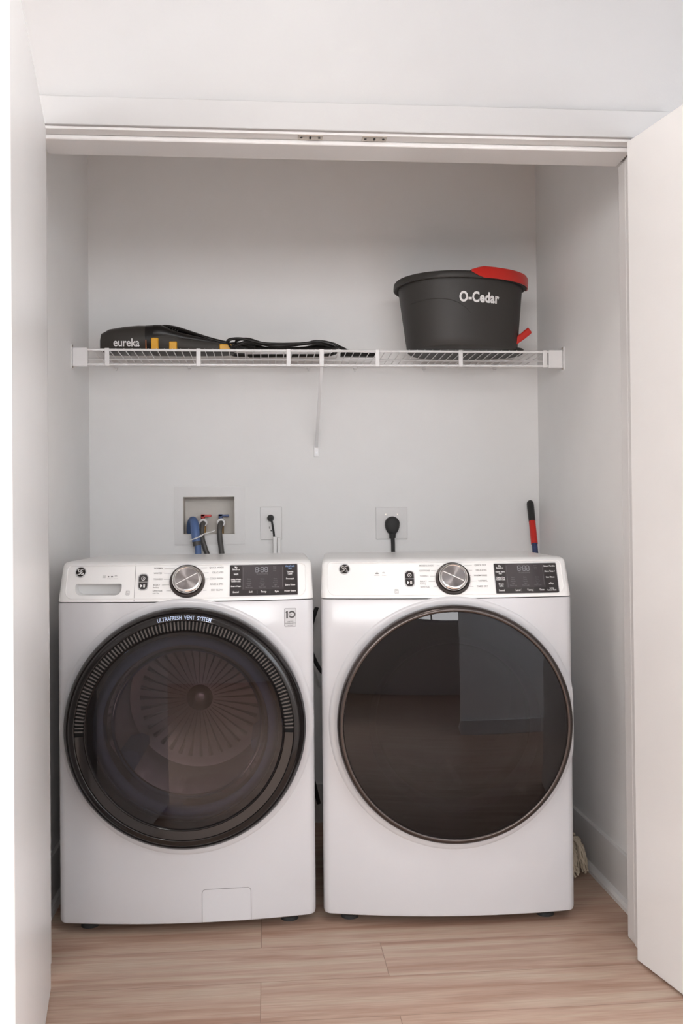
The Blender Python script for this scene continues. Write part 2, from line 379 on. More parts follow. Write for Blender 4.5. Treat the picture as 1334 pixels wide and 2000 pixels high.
def strip(mb, pts2, fn, w, off):
    mb.mark()
    for (a, c) in zip(pts2[:-1], pts2[1:]):
        d = Vector((c[0]-a[0], c[1]-a[1])); l = d.length or 1; nx, nz = -d.y/l*w/2, d.x/l*w/2
        mb.add([fn(a[0]+nx, a[1]+nz, off), fn(a[0]-nx, a[1]-nz, off), fn(c[0]-nx, c[1]-nz, off), fn(c[0]+nx, c[1]+nz, off)], [(0, 1, 2, 3)])
def arc(cx, cz, r, a0, a1, k=12): return [(cx+r*cos(radians(a0+(a1-a0)*i/k)), cz+r*sin(radians(a0+(a1-a0)*i/k))) for i in range(k+1)]

def badge(root, u, z):
    fn = SP
    b = MB(); rings = []
    for r, off in ((.0155, 0), (.0152, .002), (.0142, .0026), (.0128, .002), (.0128, .001)):
        rings.append([fn(u+r*cos(2*pi*j/40), z+r*.92*sin(2*pi*j/40), off) for j in range(40)])
    b.loft(rings); o = obj('emblem', b, M['silver'], root)
    b = MB(); b.add([fn(u, z, .0016)]+[fn(u+.0129*cos(2*pi*j/40), z+.0119*sin(2*pi*j/40), .0016) for j in range(40)], [(0, 1+j, 1+(j+1) % 40) for j in range(40)])
    obj('emblem_field', b, M['black'], o)
    b = MB(); q = .0128
    def P(L): return [(u+a*q, z+c*q*.92) for a, c in L]
    st = [  # interlaced script letters in a ring of four curls
        [(-.08, .38), (-.2, .58), (-.45, .5), (-.5, .2), (-.3, 0), (-.08, .12), (-.1, -.3), (-.25, -.55), (-.45, -.5), (-.5, -.3)],
        [(-.5, .05), (-.2, .02), (.0, .3)],
        [(.5, .5), (.25, .62), (.12, .35), (.3, .12), (.48, .2)],
        [(.35, .1), (.12, -.05), (.08, -.4), (.3, -.6), (.5, -.42), (.52, -.2), (.3, -.12)]]
    for L in st: loop_tube(b, [(p[0], p[1]) for p in [(v.x, v.y) for v in smooth_path([(x, y, 0) for x, y in P(L)], 5)]], fn, .00085, .0022, False)
    for a in (45, 135, 225, 315):
        loop_tube(b, [(u+x*q, z+y*q*.92) for x, y in arc(.72*cos(radians(a)), .72*sin(radians(a)), .16, a-60, a+160, 8)], fn, .0007, .0020, False)
    obj('monogram', b, M['chrome'], o)

def knob(root, u, z, ang, name='knob'):
    # built along the panel normal
    c = Vector(SP(u, z)); nn = Vector((0, -.894, .447)); ux = Vector((1, 0, 0)); uz = Vector((0, .447, .894))
    def L(prof, n=64):
        rings = [[c+nn*h+(ux*cos(2*pi*j/n)+uz*sin(2*pi*j/n))*r for j in range(n)] for r, h in prof]
        m = MB(); m.loft(rings); return m
    k = obj(name+'_surround', L([(.0470, -.006), (.0475, 0), (.0472, .004), (.046, .006), (.041, .0065), (.0385, .003)]), M['darkring'], root)
    k.name = name
    obj('knob_skirt', L([(.0395, .001), (.0395, .010), (.0385, .017), (.036, .020), (.0325, .0212), (.0312, .020)]), M['chrome'], k)
    # brushed face with radial anisotropy look: fan of facets
    m = MB(); n = 72; fc = [c+nn*.0203]
    for j in range(n): fc.append(c+nn*(.0200+.0001*(j % 2))+(ux*cos(2*pi*j/n)+uz*sin(2*pi*j/n))*.0311)
    m.add(fc, [(0, 1+j, 1+(j+1) % n) for j in range(n)]); obj('knob_face', m, M['brushed'], k)
    a = radians(ang); d = ux*cos(a)+uz*sin(a); e = ux*-sin(a)+uz*cos(a); m = MB()
    for s0, s1 in ((-.030, -.006), (-.006, .030)):
        m.loft([[c+nn*h+d*t+e*w for (h, w) in ((.0200, -.0013), (.0214, -.0008), (.0214, .0008), (.0200, .0013))] for t in (s0, s1)])
    obj('pointer_line', m, M['inkw'], k)

def anis():
    m = bpy.data.materials.new('brushed_dial'); m.use_nodes = True; b = m.node_tree.nodes['Principled BSDF']
    b.inputs['Base Color'].default_value = (.30, .28, .28, 1); b.inputs['Metallic'].default_value = 1; b.inputs['Roughness'].default_value = .32
    b.inputs['Anisotropic'].default_value = .85
    nt = m.node_tree; t = nt.nodes.new('ShaderNodeTangent'); t.direction_type = 'RADIAL'; t.axis = 'Y'
    nt.links.new(t.outputs[0], b.inputs['Tangent'])
    return m
M['brushed'] = anis()

def appliance(name, label, cat, cx, cy, rz, kind):
    root = thing(name, label, cat, (cx, cy, 0), rz)
    W = kind == 'W'
    dc = (.001, .549) if W else (.014, .546)
    # cabinet
    b = MB(); b.loft([outline(BZ, .006, .006), outline(BZ+.004, .001, .002), outline(BZ+.012)]+[outline(z) for z in (.2, .4, .6, .75)]+[outline(SEAM-.006), outline(SEAM-.0025, .001, .0015)])
    cab = obj('cabinet', b, M['white'], root)
    c = MB(); c.lathe_y([(.258, -.2), (.258, .42)], (dc[0], 0, dc[1]), 96, cap=True); cut(cab, c)
    # soft raised collar round the door
    b = MB(); rings = []
    for r, off in ((.3395, -.002), (.336, .0018), (.330, .0030), (.322, .002), (.308, -.002)):
        ring = []
        for j in range(128):
            a = 2*pi*j/128; u = max(-HW+.004, min(HW-.004, dc[0]+r*cos(a))); ring.append(SF(u, dc[1]+r*sin(a), off))
        rings.append(ring)
    b.loft(rings, cap=False); obj('door_collar', b, M['white'], cab)
    # console with slanted panel and top
    b = MB(); lv = [outline(SEAM, .001, .0015), outline(SEAM+.003, .0015)]+[outline(z, TILT*(z-SEAM), .0022*(z-SEAM)/.08) for z in (.90, .93, .955, .970)]
    lv += [outline(.9765, .0495, .0035), outline(.9815, .055, .006), outline(.9845, .0625, .010), outline(.986, .073, .016), outline(.9865, .09, .03)]
    b.loft(lv); con = obj('control_panel', b, M['panelw'], root, ang=50)
    if W:
        c = MB(); rr = rrect(-.298, .898, -.1705, .929, .01, 5, (.018, .018, .004, .004))
        c.loft([[(p[0], -.2, p[1]) for p in rr], [(p[0]*.98-.004, .05, p[1]*.96+.036) for p in rr]]); cut(con, c, 30)
    b = MB(); loop_tube(b, rrect(-.322, .8885, .322, .9775, .02, 7, (.020, .020, .012, .012)) if False else
              sum([[(x0+(x1-x0)*k/16, z0+(z1-z0)*k/16) for k in range(16)] for (x0, z0), (x1, z1) in zip(rrect(-.322, .8885, .322, .9765, .02, 5, (.022, .022, .012, .012)), rrect(-.322, .8885, .322, .9765, .02, 5, (.022, .022, .012, .012))[1:]+rrect(-.322, .8885, .322, .9765, .02, 5, (.022, .022, .012, .012))[:1])], []), SP, .0016, 0.0)
    obj('panel_bead', b, M['panelw'], con)
    badge(root, -.285, .9585) if W else badge(root, -.2765, .9585)
    # power and start buttons
    u = -.114 if W else -.100; bx = (u-.0115, .9125, u+.0115, .951)
    b = MB(); patch(b, bx[0]-.0025, bx[1]-.0025, bx[2]+.0025, bx[3]+.0025, .0105, SP, .0012, nx=10); bh = obj('button_frame', b, M['silver'], root)
    b = MB(); patch(b, *bx, .009, SP, .0022, nx=10); obj('start_buttons', b, M['display'], bh)
    b = MB(); strip(b, [(bx[0], .9312), (bx[2], .9312)], SP, .0008, .0025)
    strip(b, arc(u, .9405, .0046, 0, 360, 20), SP, .0011, .0025); strip(b, [(u, .9425), (u, .9385)], SP, .0011, .0026)
    q = .9212; b.add([SP(u-.0065, q-.0042, .0025), SP(u-.0005, q, .0025), SP(u-.0065, q+.0042, .0025)], [(0, 1, 2)])
    strip(b, [(u+.0018, q-.004), (u+.0018, q+.004)], SP, .0013, .0025); strip(b, [(u+.005, q-.004), (u+.005, q+.004)], SP, .0013, .0025)
    obj('button_symbols', b, M['inkw'], bh, recalc=False)
    ku = .0035 if W else .0172; kz = .9325 if W else .931
    knob(root, ku, kz, 30 if W else -27)
    # printed cycle names
    T = MB(); Ln = MB()
    zs = [.9672, .9540, .9385, .9235, .9085] if W else [.9660, .9525, .9385, .9245, .9100]
    Lft = ['NORMAL', 'WHITES', 'TOWELS', 'BULKY', 'SANITIZE'] if W else ['MIXED LOADS', 'COTTONS', 'TOWELS', 'BULKY', 'SANITIZE']
    Rgt = ['QUICK WASH', 'DELICATES', 'COLD WASH', 'RINSE & SPIN', 'SELF CLEAN'] if W else ['QUICK DRY', 'DELICATES', 'WARM RINSE', 'NORMAL', 'TIMED DRY']
    xl0 = -.087 if W else -.0725; xr0 = .0995 if W else .1115
    for i, z in enumerate(zs):
        f = lambda x, y, x0=xl0, z0=z: SP(x0+x, z0+y-.0017, .0006)
        put_text(T, Lft[i], .0062, f, 'LEFT', .00002, .98)
        wl = len(Lft[i])*.0041
        if W or True:
            wr = len(Rgt[i])*.0041
            put_text(T, Rgt[i], .0062, lambda x, y, z0=z: SP(xr0+x, z0+y-.0017, .0006), 'RIGHT', .00002, .98)
        if Lft[i] == 'BULKY': put_text(T, 'Bedding', .0048, lambda x, y, z0=z: SP(xl0+x, z0+y-.0075, .0006), 'LEFT')
        if W and i == 4: put_text(T, 'with Oxi', .0048, lambda x, y, z0=z: SP(xl0+x, z0+y-.0075, .0006), 'LEFT')
        h = .0485; dz = z-kz; e = sqrt(max(.0001, h*h-dz*dz))
        strip(Ln, [(xl0+wl+.003, z), (ku-e, z)], SP, .0007, .0006); strip(Ln, [(ku+e, z), (xr0-wr-.003, z)], SP, .0007, .0006)
    words('cycle_name', M['ink'], con, T, T.cuts); words('cycle_line', M['ink'], con, Ln, Ln.cuts)
    # small icons between emblem and buttons
    I = MB()
    iu = -.206 if W else -.178
    if W:
        for k in range(4): strip(I, [(-.2235+k*.0025, .950), (-.2235+k*.0025, .943)], SP, .0007, .0006)
        patch(I, -.2100, .9455, -.2065, .9485, 0, SP, .0006, nx=1); patch(I, -.2015, .9455, -.1965, .9485, 0, SP, .0006, nx=1)
        strip(I, arc(-.1885, .9450, .0045, 35, 145, 8), SP, .0008, .0006); strip(I, arc(-.1885, .9450, .0025, 35, 145, 8), SP, .0008, .0006)
        put_text(I, 'SmartDispense', .0026, lambda x, y: SP(-.2035+x, .9405+y, .0006)); put_text(I, 'Connected', .0026, lambda x, y: SP(-.1885+x, .9405+y, .0006))
        lx, lz = -.1535, .904
    else:
        patch(I, -.1920, .9455, -.1835, .9470, 0, SP, .0006, nx=1); strip(I, arc(-.1877, .9465, .003, 0, 180, 8), SP, .0008, .0006)
        strip(I, arc(-.170, .9450, .0045, 35, 145, 8), SP, .0008, .0006); strip(I, arc(-.170, .9450, .0025, 35, 145, 8), SP, .0008, .0006)
        put_text(I, 'Sanitize Cycle', .0026, lambda x, y: SP(-.1885+x, .9405+y, .0006)); put_text(I, 'Connected', .0026, lambda x, y: SP(-.1690+x, .9405+y, .0006))
        lx, lz = -.1365, .899
    strip(I, [(lx-.0045, lz-.005), (lx+.0045, lz-.005), (lx+.0045, lz+.005), (lx-.0045, lz+.005), (lx-.0045, lz-.005)], SP, .0007, .0006)
    strip(I, [(lx-.003, lz+.0018), (lx+.003, lz+.0018)], SP, .0007, .0006); strip(I, [(lx-.003, lz-.002), (lx+.003, lz-.002)], SP, .0014, .0006)
    I.cuts = I.cuts[:1] and [0]+I.cuts; words('panel_icon', M['ink'], con, I, sorted(set(I.cuts)))
    # display
    d0, d1, e0, e1 = (.1172, .2995, .8925, .9728) if W else (.1325, .3070, .8905, .9690)
    b = MB(); patch(b, d0-.0016, e0-.0016, d1+.0016, e1+.0016, .003, SP, .0008); dp = obj('display', b, M['silver'], root)
    b = MB(); patch(b, d0, e0, d1, e1, .0025, SP, .0014); obj('display_glass', b, M['display'], dp)
    dw = d1-d0; dh = e1-e0
    b = MB(); patch(b, d0+.172*dw, e0+.19*dh, d0+.795*dw, e1-.03*dh, 0, SP, .0016, .0004); obj('display_screen', b, M['screen'], dp)
    X = MB(); F = MB(); Bl = MB()
    def at(fx, fy): return d0+fx*dw, e1-fy*dh
    def tx(m, s, fx, fy, sz, bold=.00012):
        u1, z1 = at(fx, fy); put_text(m, s, sz, lambda x, y: SP(u1+x, z1+y-sz*.3, .002), 'CENTER', bold)
    if W:
        Lc = [('My', .08, .0063), ('Settings', .145, .0063), ('WiFi', .31, .0063), ('Delay Wash', .475, .0053), ('Control Lock', .54, .0045), ('Smart Wash', .70, .0053), ('Sound', .885, .0063)]
        Rc = [('UltraFresh', .065, .0060), ('Vent', .13, .0052), ('Tumble', .255, .0060), ('Care', .32, .0060), ('Prewash', .48, .0063), ('Extra Rinse', .68, .0060), ('Power Steam', .88, .0058)]
        Bc = [('Soil', .305, .885), ('Temp', .495, .885), ('Spin', .69, .885)]
    else:
        Lc = [('My', .08, .0063), ('Settings', .145, .0063), ('Damp Alert', .28, .0053), ('WiFi', .345, .0045), ('Delay Dry', .475, .0056), ('Control Lock', .54, .0045), ('Drum', .69, .0058), ('Light', .755, .0058), ('Sound', .90, .0063)]
        Rc = [('Extend Tumble', .105, .0052), ('More Time +', .285, .0055), ('Less Time -', .48, .0055), ('eDry', .69, .0062), ('Light', .855, .0058), ('Reduce Static', .915, .0046)]
        Bc = [('Level', .345, .90), ('Temp', .535, .90), ('Time', .725, .90)]
    for s_, f_, z_ in Lc: tx(X, s_, .088, f_, z_)
    for k, (s_, f_, z_) in enumerate(Rc): tx(Bl if (W and k < 2) else X, s_, .888, f_, z_)
    for s_, a_, f_ in Bc: tx(X, s_, a_, f_, .0066)
    strip(F, [at(.195, .08), at(.195, .80)], SP, .0005, .0019); strip(F, [at(.775, .08), at(.775, .74)], SP, .0005, .0019)
    strip(F, [at(.40, .83), at(.40, .95)], SP, .0005, .0019); strip(F, [at(.59, .83), at(.59, .95)], SP, .0005, .0019)
    for cxx in (.28, .475, .67):
        for k in range(5):
            tx(F, ('Extra', 'Heavy', 'Normal', 'Light', 'Warm Low')[k], cxx, .47+.067*k, .0042, 0)
    tx(F, 'Est. time remaining', .475, .305, .004, 0)
    for k in range(3): tx(F, 'Drain', .66, .08+.06*k, .0036, 0)
    D7 = MB()
    for k, fx in enumerate((.395, .475, .535)):
        u1, z1 = at(fx, .165); a, h = .0038, .0062
        for (p, q_) in (((-a, h), (a, h)), ((-a, 0), (a, 0)), ((-a, -h), (a, -h)), ((-a, h), (-a, 0)), ((a, h), (a, 0)), ((-a, 0), (-a, -h)), ((a, 0), (a, -h))):
            p0 = Vector(p); p1 = Vector(q_); m_ = (p0+p1)/2; strip(D7, [(u1+(m_+(p0-m_)*.82).x, z1+(m_+(p0-m_)*.82).y), (u1+(m_+(p1-m_)*.82).x, z1+(m_+(p1-m_)*.82).y)], SP, .0009, .002)
    for dz in (-.0025, .0025):
        u1, z1 = at(.435, .165); strip(D7, [(u1-.0006, z1+dz), (u1+.0006, z1+dz)], SP, .0012, .002)
    words('display_segment', M['digit'], dp, D7, D7.cuts)
    words('display_word', M['inkw'], dp, X, X.cuts); words('faint_word', M['inkf'], dp, F, F.cuts)
    if W: words('display_word', M['inkb'], dp, Bl, Bl.cuts)
    # levelling feet
    for sx in (-1, 1):
        for y in (.05, .56):
            b = MB(); b.lathe_y([(.0001, 0), (.024, 0), (.024, .010), (.017, .015), (.009, .018), (.009, .040), (.0001, .040)], n=24)
            b.v = [(v[0]+sx*.27, v[2]+y, v[1]) for v in b.v]; obj('foot', b, M['rubber'], root)
    b = MB(); b.box((-HW+.02, .03, .022), (HW-.02, .60, BZ+.003)); obj('base_pan', b, M['rubber'], root)
    cz = dc[1]; cc = (dc[0], 0, dc[1])
    if W:
        # dispenser drawer seam
        b = MB(); strip(b, [(-.1365, .9785), (-.1352, .8825)], SP, .0011, .0004); obj('drawer_seam', b, M['ink'], con, recalc=False)
        # warranty sticker
        b = MB(); patch(b, .2625, .807, .2945, .857, .003, SF, .0006, nx=4); stk = obj('sticker', b, M['ink'], root)
        b = MB(); patch(b, .2635, .808, .2935, .856, .0025, SF, .0009, nx=4); obj('sticker_face', b, M['silver'], stk)
        b = MB()
        put_text(b, '1', .027, lambda x, y: SF(.2700+x, .8305+y, .0012), 'CENTER', .0009)
        strip(b, [(.2668, .8455), (.2700, .8480)], SF, .003, .0012); strip(b, arc(.2830, .8400, .0078, 155, -155, 22), SF, .0042, .0012)
        obj('sticker_numeral', b, M['inkd'], stk, recalc=False)
        b = MB()
        for s_, z_, q in (('YEAR', .8385, .0042), ('LIMITED', .8195, .0046), ('WARRANTY', .8145, .0052)): put_text(b, s_, q, lambda x, y, z0=z_: SF(.2785+x, z0+y, .0014))
        put_text(b, 'on motor', .0036, lambda x, y: SF(.2785+x, .8100+y, .0014))
        obj('sticker_lettering', b, M['inkd'], stk, recalc=False)
        # pump filter flap
        b = MB(); patch(b, .0385, BZ+.006, .1675, .117, .01, SF, .0004, .001, 16, (.0002, .0002, .010, .010)); fl = obj('filter_flap', b, M['white'], root)
        b = MB(); rr = [(.0385, BZ+.004)]+arc(.0485, .107, .010, 180, 90, 6)+arc(.1575, .107, .010, 90, 0, 6)+[(.1675, BZ+.004)]
        pp = []
        for a, c_ in zip(rr[:-1], rr[1:]):
            for k in range(6): pp.append((a[0]+(c_[0]-a[0])*k/6, a[1]+(c_[1]-a[1])*k/6))
        pp.append(rr[-1]); strip(b, pp, SF, .0013, .0007); obj('flap_seam', b, M['ink'], fl, recalc=False)
        # door
        b = MB(); b.lathe_y([(.300, -.004), (.3085, -.018), (.309, -.045), (.3075, -.058), (.303, -.068), (.2985, -.0725), (.2965, -.0705), (.2945, -.0735), (.2915, -.078), (.2875, -.0805), (.2805, -.0825), (.2785, -.0845), (.2768, -.0835), (.2765, -.0745), (.2530, -.0745),
                             (.2526, -.0835), (.2512, -.0855), (.2496, -.084), (.2480, -.078), (.2475, -.010)], cc, 160, closed=True)
        dr = obj('door', b, M['black'], root, ang=60); dr.scale = (1.025, 1, 1.03); dr.location = (-dc[0]*.025, 0, -dc[1]*.03)
        b = MB(); b.lathe_y([(.2531, -.0752), (.2764, -.0752)], cc, 128); obj('vent_recess', b, M['recess'], dr)
        b = MB()
        for k in range(90):
            a = radians(-.5+181*(k+.5)/90); d = Vector((cos(a), 0, sin(a))); t = Vector((-sin(a), 0, cos(a))); c0 = Vector(cc)
            r_ = []
            for rr_, y in ((.2532, -.0745), (.2532, -.0815), (.2552, -.0835), (.2745, -.0835), (.2764, -.0815), (.2764, -.0745)):
                r_.append((rr_, y))
            b.loft([[c0+d*p+t*s_*(.0026 if y > -.08 else .0019)+Vector((0, y, 0)) for p, y in r_] for s_ in (-1, 1)])
        obj('vent_grille', b, M['bar'], dr, ang=30)
        b = MB(); b.lathe_y([(.2531, -.0752), (.2540, -.0815), (.2755, -.0815), (.2764, -.0752)], cc, 160)
        keep = [f for f in b.f if all(b.v[i][2] < cz-.006 for i in f)]; b.f = keep; b.m = [0]*len(keep); obj('lower_band', b, M['black'], dr)
        b = MB()
        vs, fs = text_geo('ULTRAFRESH  VENT  SYSTEM', .0138, 'CENTER', .00010, 1.02)
        wid = max(v.x for v in vs)-min(v.x for v in vs); sc = .1345/wid
        for v in vs: pass
        R0 = .2807
        def ct(x, y):
            a = pi/2-x*sc/R0-.004; r = R0+y; t = max(0, min(1, (r-.2805)/(.2945-.2805)))
            yy = -.0825+.0017*t+(.0035 if t > .9 else 0)*0
            prof = [(.2805, -.0825), (.2875, -.0805), (.2915, -.078), (.2945, -.0735)]
            for (r1, y1), (r2, y2) in zip(prof[:-1], prof[1:]):
                if r1 <= r <= r2: yy = y1+(y2-y1)*(r-r1)/(r2-r1)
            return (cc[0]+r*cos(a), yy-.0007, cz+r*sin(a))
        b.add([ct(v.x, v.y) for v in vs], fs); obj('door_lettering', b, M['inkbl'], dr, recalc=False)
        G = .2476
        b = MB(); pr = [(G*k/10, -.0795-.006*(1-(k/10)**2)) for k in range(10, 0, -1)]+[(.0002, -.0855)]
        b.lathe_y(pr+[(r, y+.003) for r, y in reversed(pr)], cc, 96); obj('door_glass', b, M['glassW'], dr)
        b = MB(); pr = [(.236, -.060), (.212, -.050), (.203, -.030), (.198, .02), (.186, .045), (.168, .060), (.14, .068), (.08, .073), (.0005, .075)]
        b.lathe_y(pr, cc, 96); obj('glass_bowl', b, M['bowl'], dr)
        b = MB(); b.lathe_y([(.2474, -.072), (.243, -.066), (.238, -.062), (.236, -.050), (.240, -.02), (.247, -.01)], cc, 96); obj('inner_frame', b, M['black'], dr, ang=60)
        b = MB(); b.lathe_y([(.258, -.005), (.250, -.002), (.244, -.010), (.238, -.030), (.232, -.038), (.224, -.040), (.216, -.036), (.212, -.020), (.210, .04), (.212, .070)], cc, 96); obj('gasket', b, M['gasket'], root, ang=60)
        b = MB(); pr = [(.208, .07), (.225, .085), (.228, .10), (.228, .36), (.215, .395), (.19, .40), (.040, .385), (.037, .372), (.030, .362), (.014, .357), (.0005, .356)]
        b.lathe_y(pr, cc, 96); drum = obj('drum', b, M['steel'], root, ang=50)
        b = MB()
        for k in range(36):
            a = 2*pi*k/36; d = Vector((cos(a), 0, sin(a))); t = Vector((-sin(a), 0, cos(a))); c0 = Vector(cc)
            b.loft([[c0+d*r+t*s_*wd+Vector((0, y, 0)) for s_, y in ((-1, .399), (0, y0), (1, .399))] for r, y0, wd in ((.045, .380, .002), (.12, .384, .005), (.185, .392, .007))])
        obj('drum_ribs', b, M['steel'], drum)
        for k in range(3):
            a = radians(95+120*k); d = Vector((cos(a), 0, sin(a))); t = Vector((-sin(a), 0, cos(a))); c0 = Vector(cc); b = MB()
            b.loft([[c0+d*(.2275-h)+t*s_*wd+Vector((0, y, 0)) for s_, wd, h in ((-1, .035, 0), (-1, .018, .035), (0, 0, .045), (1, .018, .035), (1, .035, 0))] for y in (.12, .34)])
            obj('drum_lifter', b, M['gasket'], drum)
    else:
        b = MB(); b.lathe_y([(.298, -.004), (.3065, -.016), (.309, -.036), (.3085, -.050), (.3060, -.0590), (.3020, -.0640), (.2975, -.0660), (.2935, -.0655), (.2915, -.0625), (.2905, -.010)], cc, 160, closed=True)
        dr = obj('door', b, M['bronze'], root, ang=60); dr.scale = (1.02, 1, 1.03); dr.location = (-dc[0]*.02, 0, -dc[1]*.03)
        G = .2910
        b = MB(); pr = [(G*k/12, -.0605-.018*(1-(k/12)**2)) for k in range(12, 0, -1)]+[(.0002, -.0785)]
        b.lathe_y(pr+[(r, y+.003) for r, y in reversed(pr)], cc, 128); obj('door_glass', b, M['glassD'], dr)
        b = MB(); b.lathe_y([(.2904, -.045), (.280, -.050), (.240, -.052), (.225, -.047), (.250, .0)], cc, 128); obj('inner_frame', b, M['black'], dr, ang=40)
        b = MB(); b.lathe_y([(.2255, -.0475), (.221, -.046), (.210, -.030), (.204, -.010), (.210, .0)], cc, 128); obj('inner_ring', b, M['graphite'], dr, ang=60)
        b = MB(); b.lathe_y([(.204, -.008), (.19, .012), (.16, .028), (.1, .036), (.0005, .04)], cc, 96); obj('inner_glass', b, M['bowl'], dr)
        b = MB(); b.lathe_y([(.258, -.001), (.236, .01), (.214, .02), (.206, .035), (.206, .06), (.23, .075)], cc, 96); obj('gasket', b, M['blackm'], root, ang=60)
        b = MB(); b.lathe_y([(.23, .075), (.25, .085), (.25, .38), (.235, .40), (.0005, .405)], cc, 96); drum = obj('drum', b, M['steelD'], root, ang=50)
        for k in range(3):
            a = radians(35+120*k); d = Vector((cos(a), 0, sin(a))); t = Vector((-sin(a), 0, cos(a))); c0 = Vector(cc); b = MB()
            b.loft([[c0+d*(.2495-h)+t*s_*wd+Vector((0, y, 0)) for s_, wd, h in ((-1, .04, 0), (-1, .022, .03), (0, 0, .055), (1, .022, .03), (1, .04, 0))] for y in (.12, .36)])
            obj('drum_lifter', b, M['steelD'], drum)
    return root
M['graphite'] = mat('graphite_ring', (.16, .14, .16), .3)
M['steelD'] = mat('dryer_drum_steel', (.30, .28, .29), .35, metal=.8, var=.1, vscale=20)
M['digit'] = mat('dim_digits', (.42, .43, .46), .5)
washer = appliance('washing_machine', 'white front-load washer with vent slots round its black door, left of the dryer', 'washing machine', -.215, 2.562, radians(-.85), 'W')
dryer = appliance('clothes_dryer', 'white front-load dryer with a plain dark glass door, right of the washer', 'dryer', .488, 2.534, radians(-4.1), 'D')

# ================================================================== WIRE SHELF
YS = 3.131; ZS = 1.6600
sh = thing('wire_shelf', 'white ventilated wire shelf across the closet back wall above the machines', 'shelf', (0, YS, ZS))
def rod(name, pts, r, n=10): b = MB(); b.tube(pts, r, n); return obj(name, b, M['wire'], sh)
dY = YB-YS-.006
rod('front_rod', [(XL+.05, 0, 0), (XR-.05, 0, 0)], .0042)
rod('lower_rod', [(XL+.05, 0, -.048), (XR-.05, 0, -.048)], .0040)
rod('middle_rod', [(XL+.012, dY*.5, -.005), (XR-.012, dY*.5, -.005)], .003)
rod('back_rod', [(XL+.012, dY, -.004), (XR-.012, dY, -.004)], .003)
for x in (-.514, -.217, .080, .377, .660, .950):
    b = MB(); b.box((x-.0072, -.0062, -.053), (x+.0072, .001, .005)); obj('rod_clip', b, M['wire'], sh, bevel=.0015)
b = MB(); b.tube([(-.512, .002, .0045), (-.512, .14, .0028), (-.512, dY, .0025)], .0015, 6)
w0 = obj('deck_wire', b, M['wire'], sh); nw = 58; step = (.965+.56)/nw
w0.location.x = -.565+.512
for k in range(1, nw+1):
    o = w0.copy(); C.objects.link(o); o.parent = sh; o.location.x = -.565+.512+k*step
for sx, xw in ((1, XL), (-1, XR)):
    b = MB(); b.box((min(xw, xw+sx*.0035), -.018, -.062), (max(xw, xw+sx*.0035), .020, .016)); eb = obj('end_bracket', b, M['wire'], sh, bevel=.001)
    b = MB(); b.box((min(xw+sx*.0035, xw+sx*.052), -.009, -.0555), (max(xw+sx*.0035, xw+sx*.052), .012, .006)); obj('bracket_socket', b, M['wire'], eb, bevel=.003)
    b = MB()
    for z in (.0115, -.0580): b.tube([(xw+sx*.003, -.005, z), (xw+sx*.0055, -.005, z)], .0035, 10)
    obj('screw', b, M['nickel'], eb)
# wall clips
for x in (-.53, -.27, .16, .33, .585, .85):
    b = MB(); b.box((x-.006, dY-.006, -.012), (x+.006, dY+.0055, .003)); b.tube([(x, dY+.005, -.016), (x, dY-.001, -.016)], .004, 8); obj('wall_clip', b, M['wire'], sh, bevel=.0006)
# support brace
b = MB(); P0 = Vector((.190, .004, -.046)); P1 = Vector((.186, YB-YS-.004, -.300))
b.loft([[p+Vector((s_*.0055, t, 0)) for s_, t in ((-1, -.003), (1, -.003), (1, .003), (-1, .003))] for p in (P0, P0.lerp(P1, .96), P1)])
br = obj('support_brace', b, M['wire'], sh, bevel=.0012)
b = MB(); b.box((.1765, YB-YS-.0045, -.334), (.195, YB-YS-.001, -.292)); b.box((.1825, -.006, -.052), (.1975, .004, .005)); obj('brace_foot', b, M['wire'], br, bevel=.001)
b = MB(); b.tube([(.186, YB-YS-.007, -.318), (.186, YB-YS-.003, -.318)], .0042, 10); obj('screw', b, M['silver'], br)

# ================================================================== BUCKET
ZT = ZS+.0075
bk = thing('mop_bucket', 'charcoal plastic mop bucket with a red handle at the right end of the shelf', 'bucket', (.676, 3.205, ZT))
def bring(a, bb, z, n=72, ex=2.6, cx=0, cy=0, dip=0):
    out = []
    for j in range(n):
        t = 2*pi*j/n; c_, s_ = cos(t), sin(t)
        x = a*math.copysign(abs(c_)**(2/ex), c_); y = bb*math.copysign(abs(s_)**(2/ex), s_)
        y *= 1-.12*(x/a if a else 0)
        out.append((cx+x, cy+y, z))
    return out
H = .239
def blev(z):
    t = z/H; return .190+.026*t, .140+.028*t, .006*(1-t)
rings = []
for z in (0, .006, .03, .08, .13, .18, H-.025, H-.012):
    a, c_, cx = blev(z); rings.append(bring(a-(.006 if z == 0 else 0), c_-(.006 if z == 0 else 0), z, cx=cx, ex=2.1))
a, c_, cx = blev(H)
inner = [bring(a-.006, c_-.006, H-.004, cx=cx, ex=2.1)]+[bring(blev(z)[0]-.006, blev(z)[1]-.006, z+.004, cx=blev(z)[2], ex=2.1) for z in (.18, .1, .02, .0)]
b = MB(); b.loft(rings+[bring(a-.001, c_-.001, H-.004, cx=cx, ex=2.1)]+inner); obj('bucket_body', b, M['bucket'], bk, ang=50)
prof = [(.0, -.020), (.011, -.022), (.014, -.019), (.013, -.003), (.009, .001), (-.006, .001), (-.007, -.010)]
rim = [bring(a+p[0], c_+p[0], H+p[1], cx=cx, ex=2.1) for p in prof]
b = MB(); b.loft(rim, closed=True); obj('rim', b, M['bucket'], bk, ang=50)
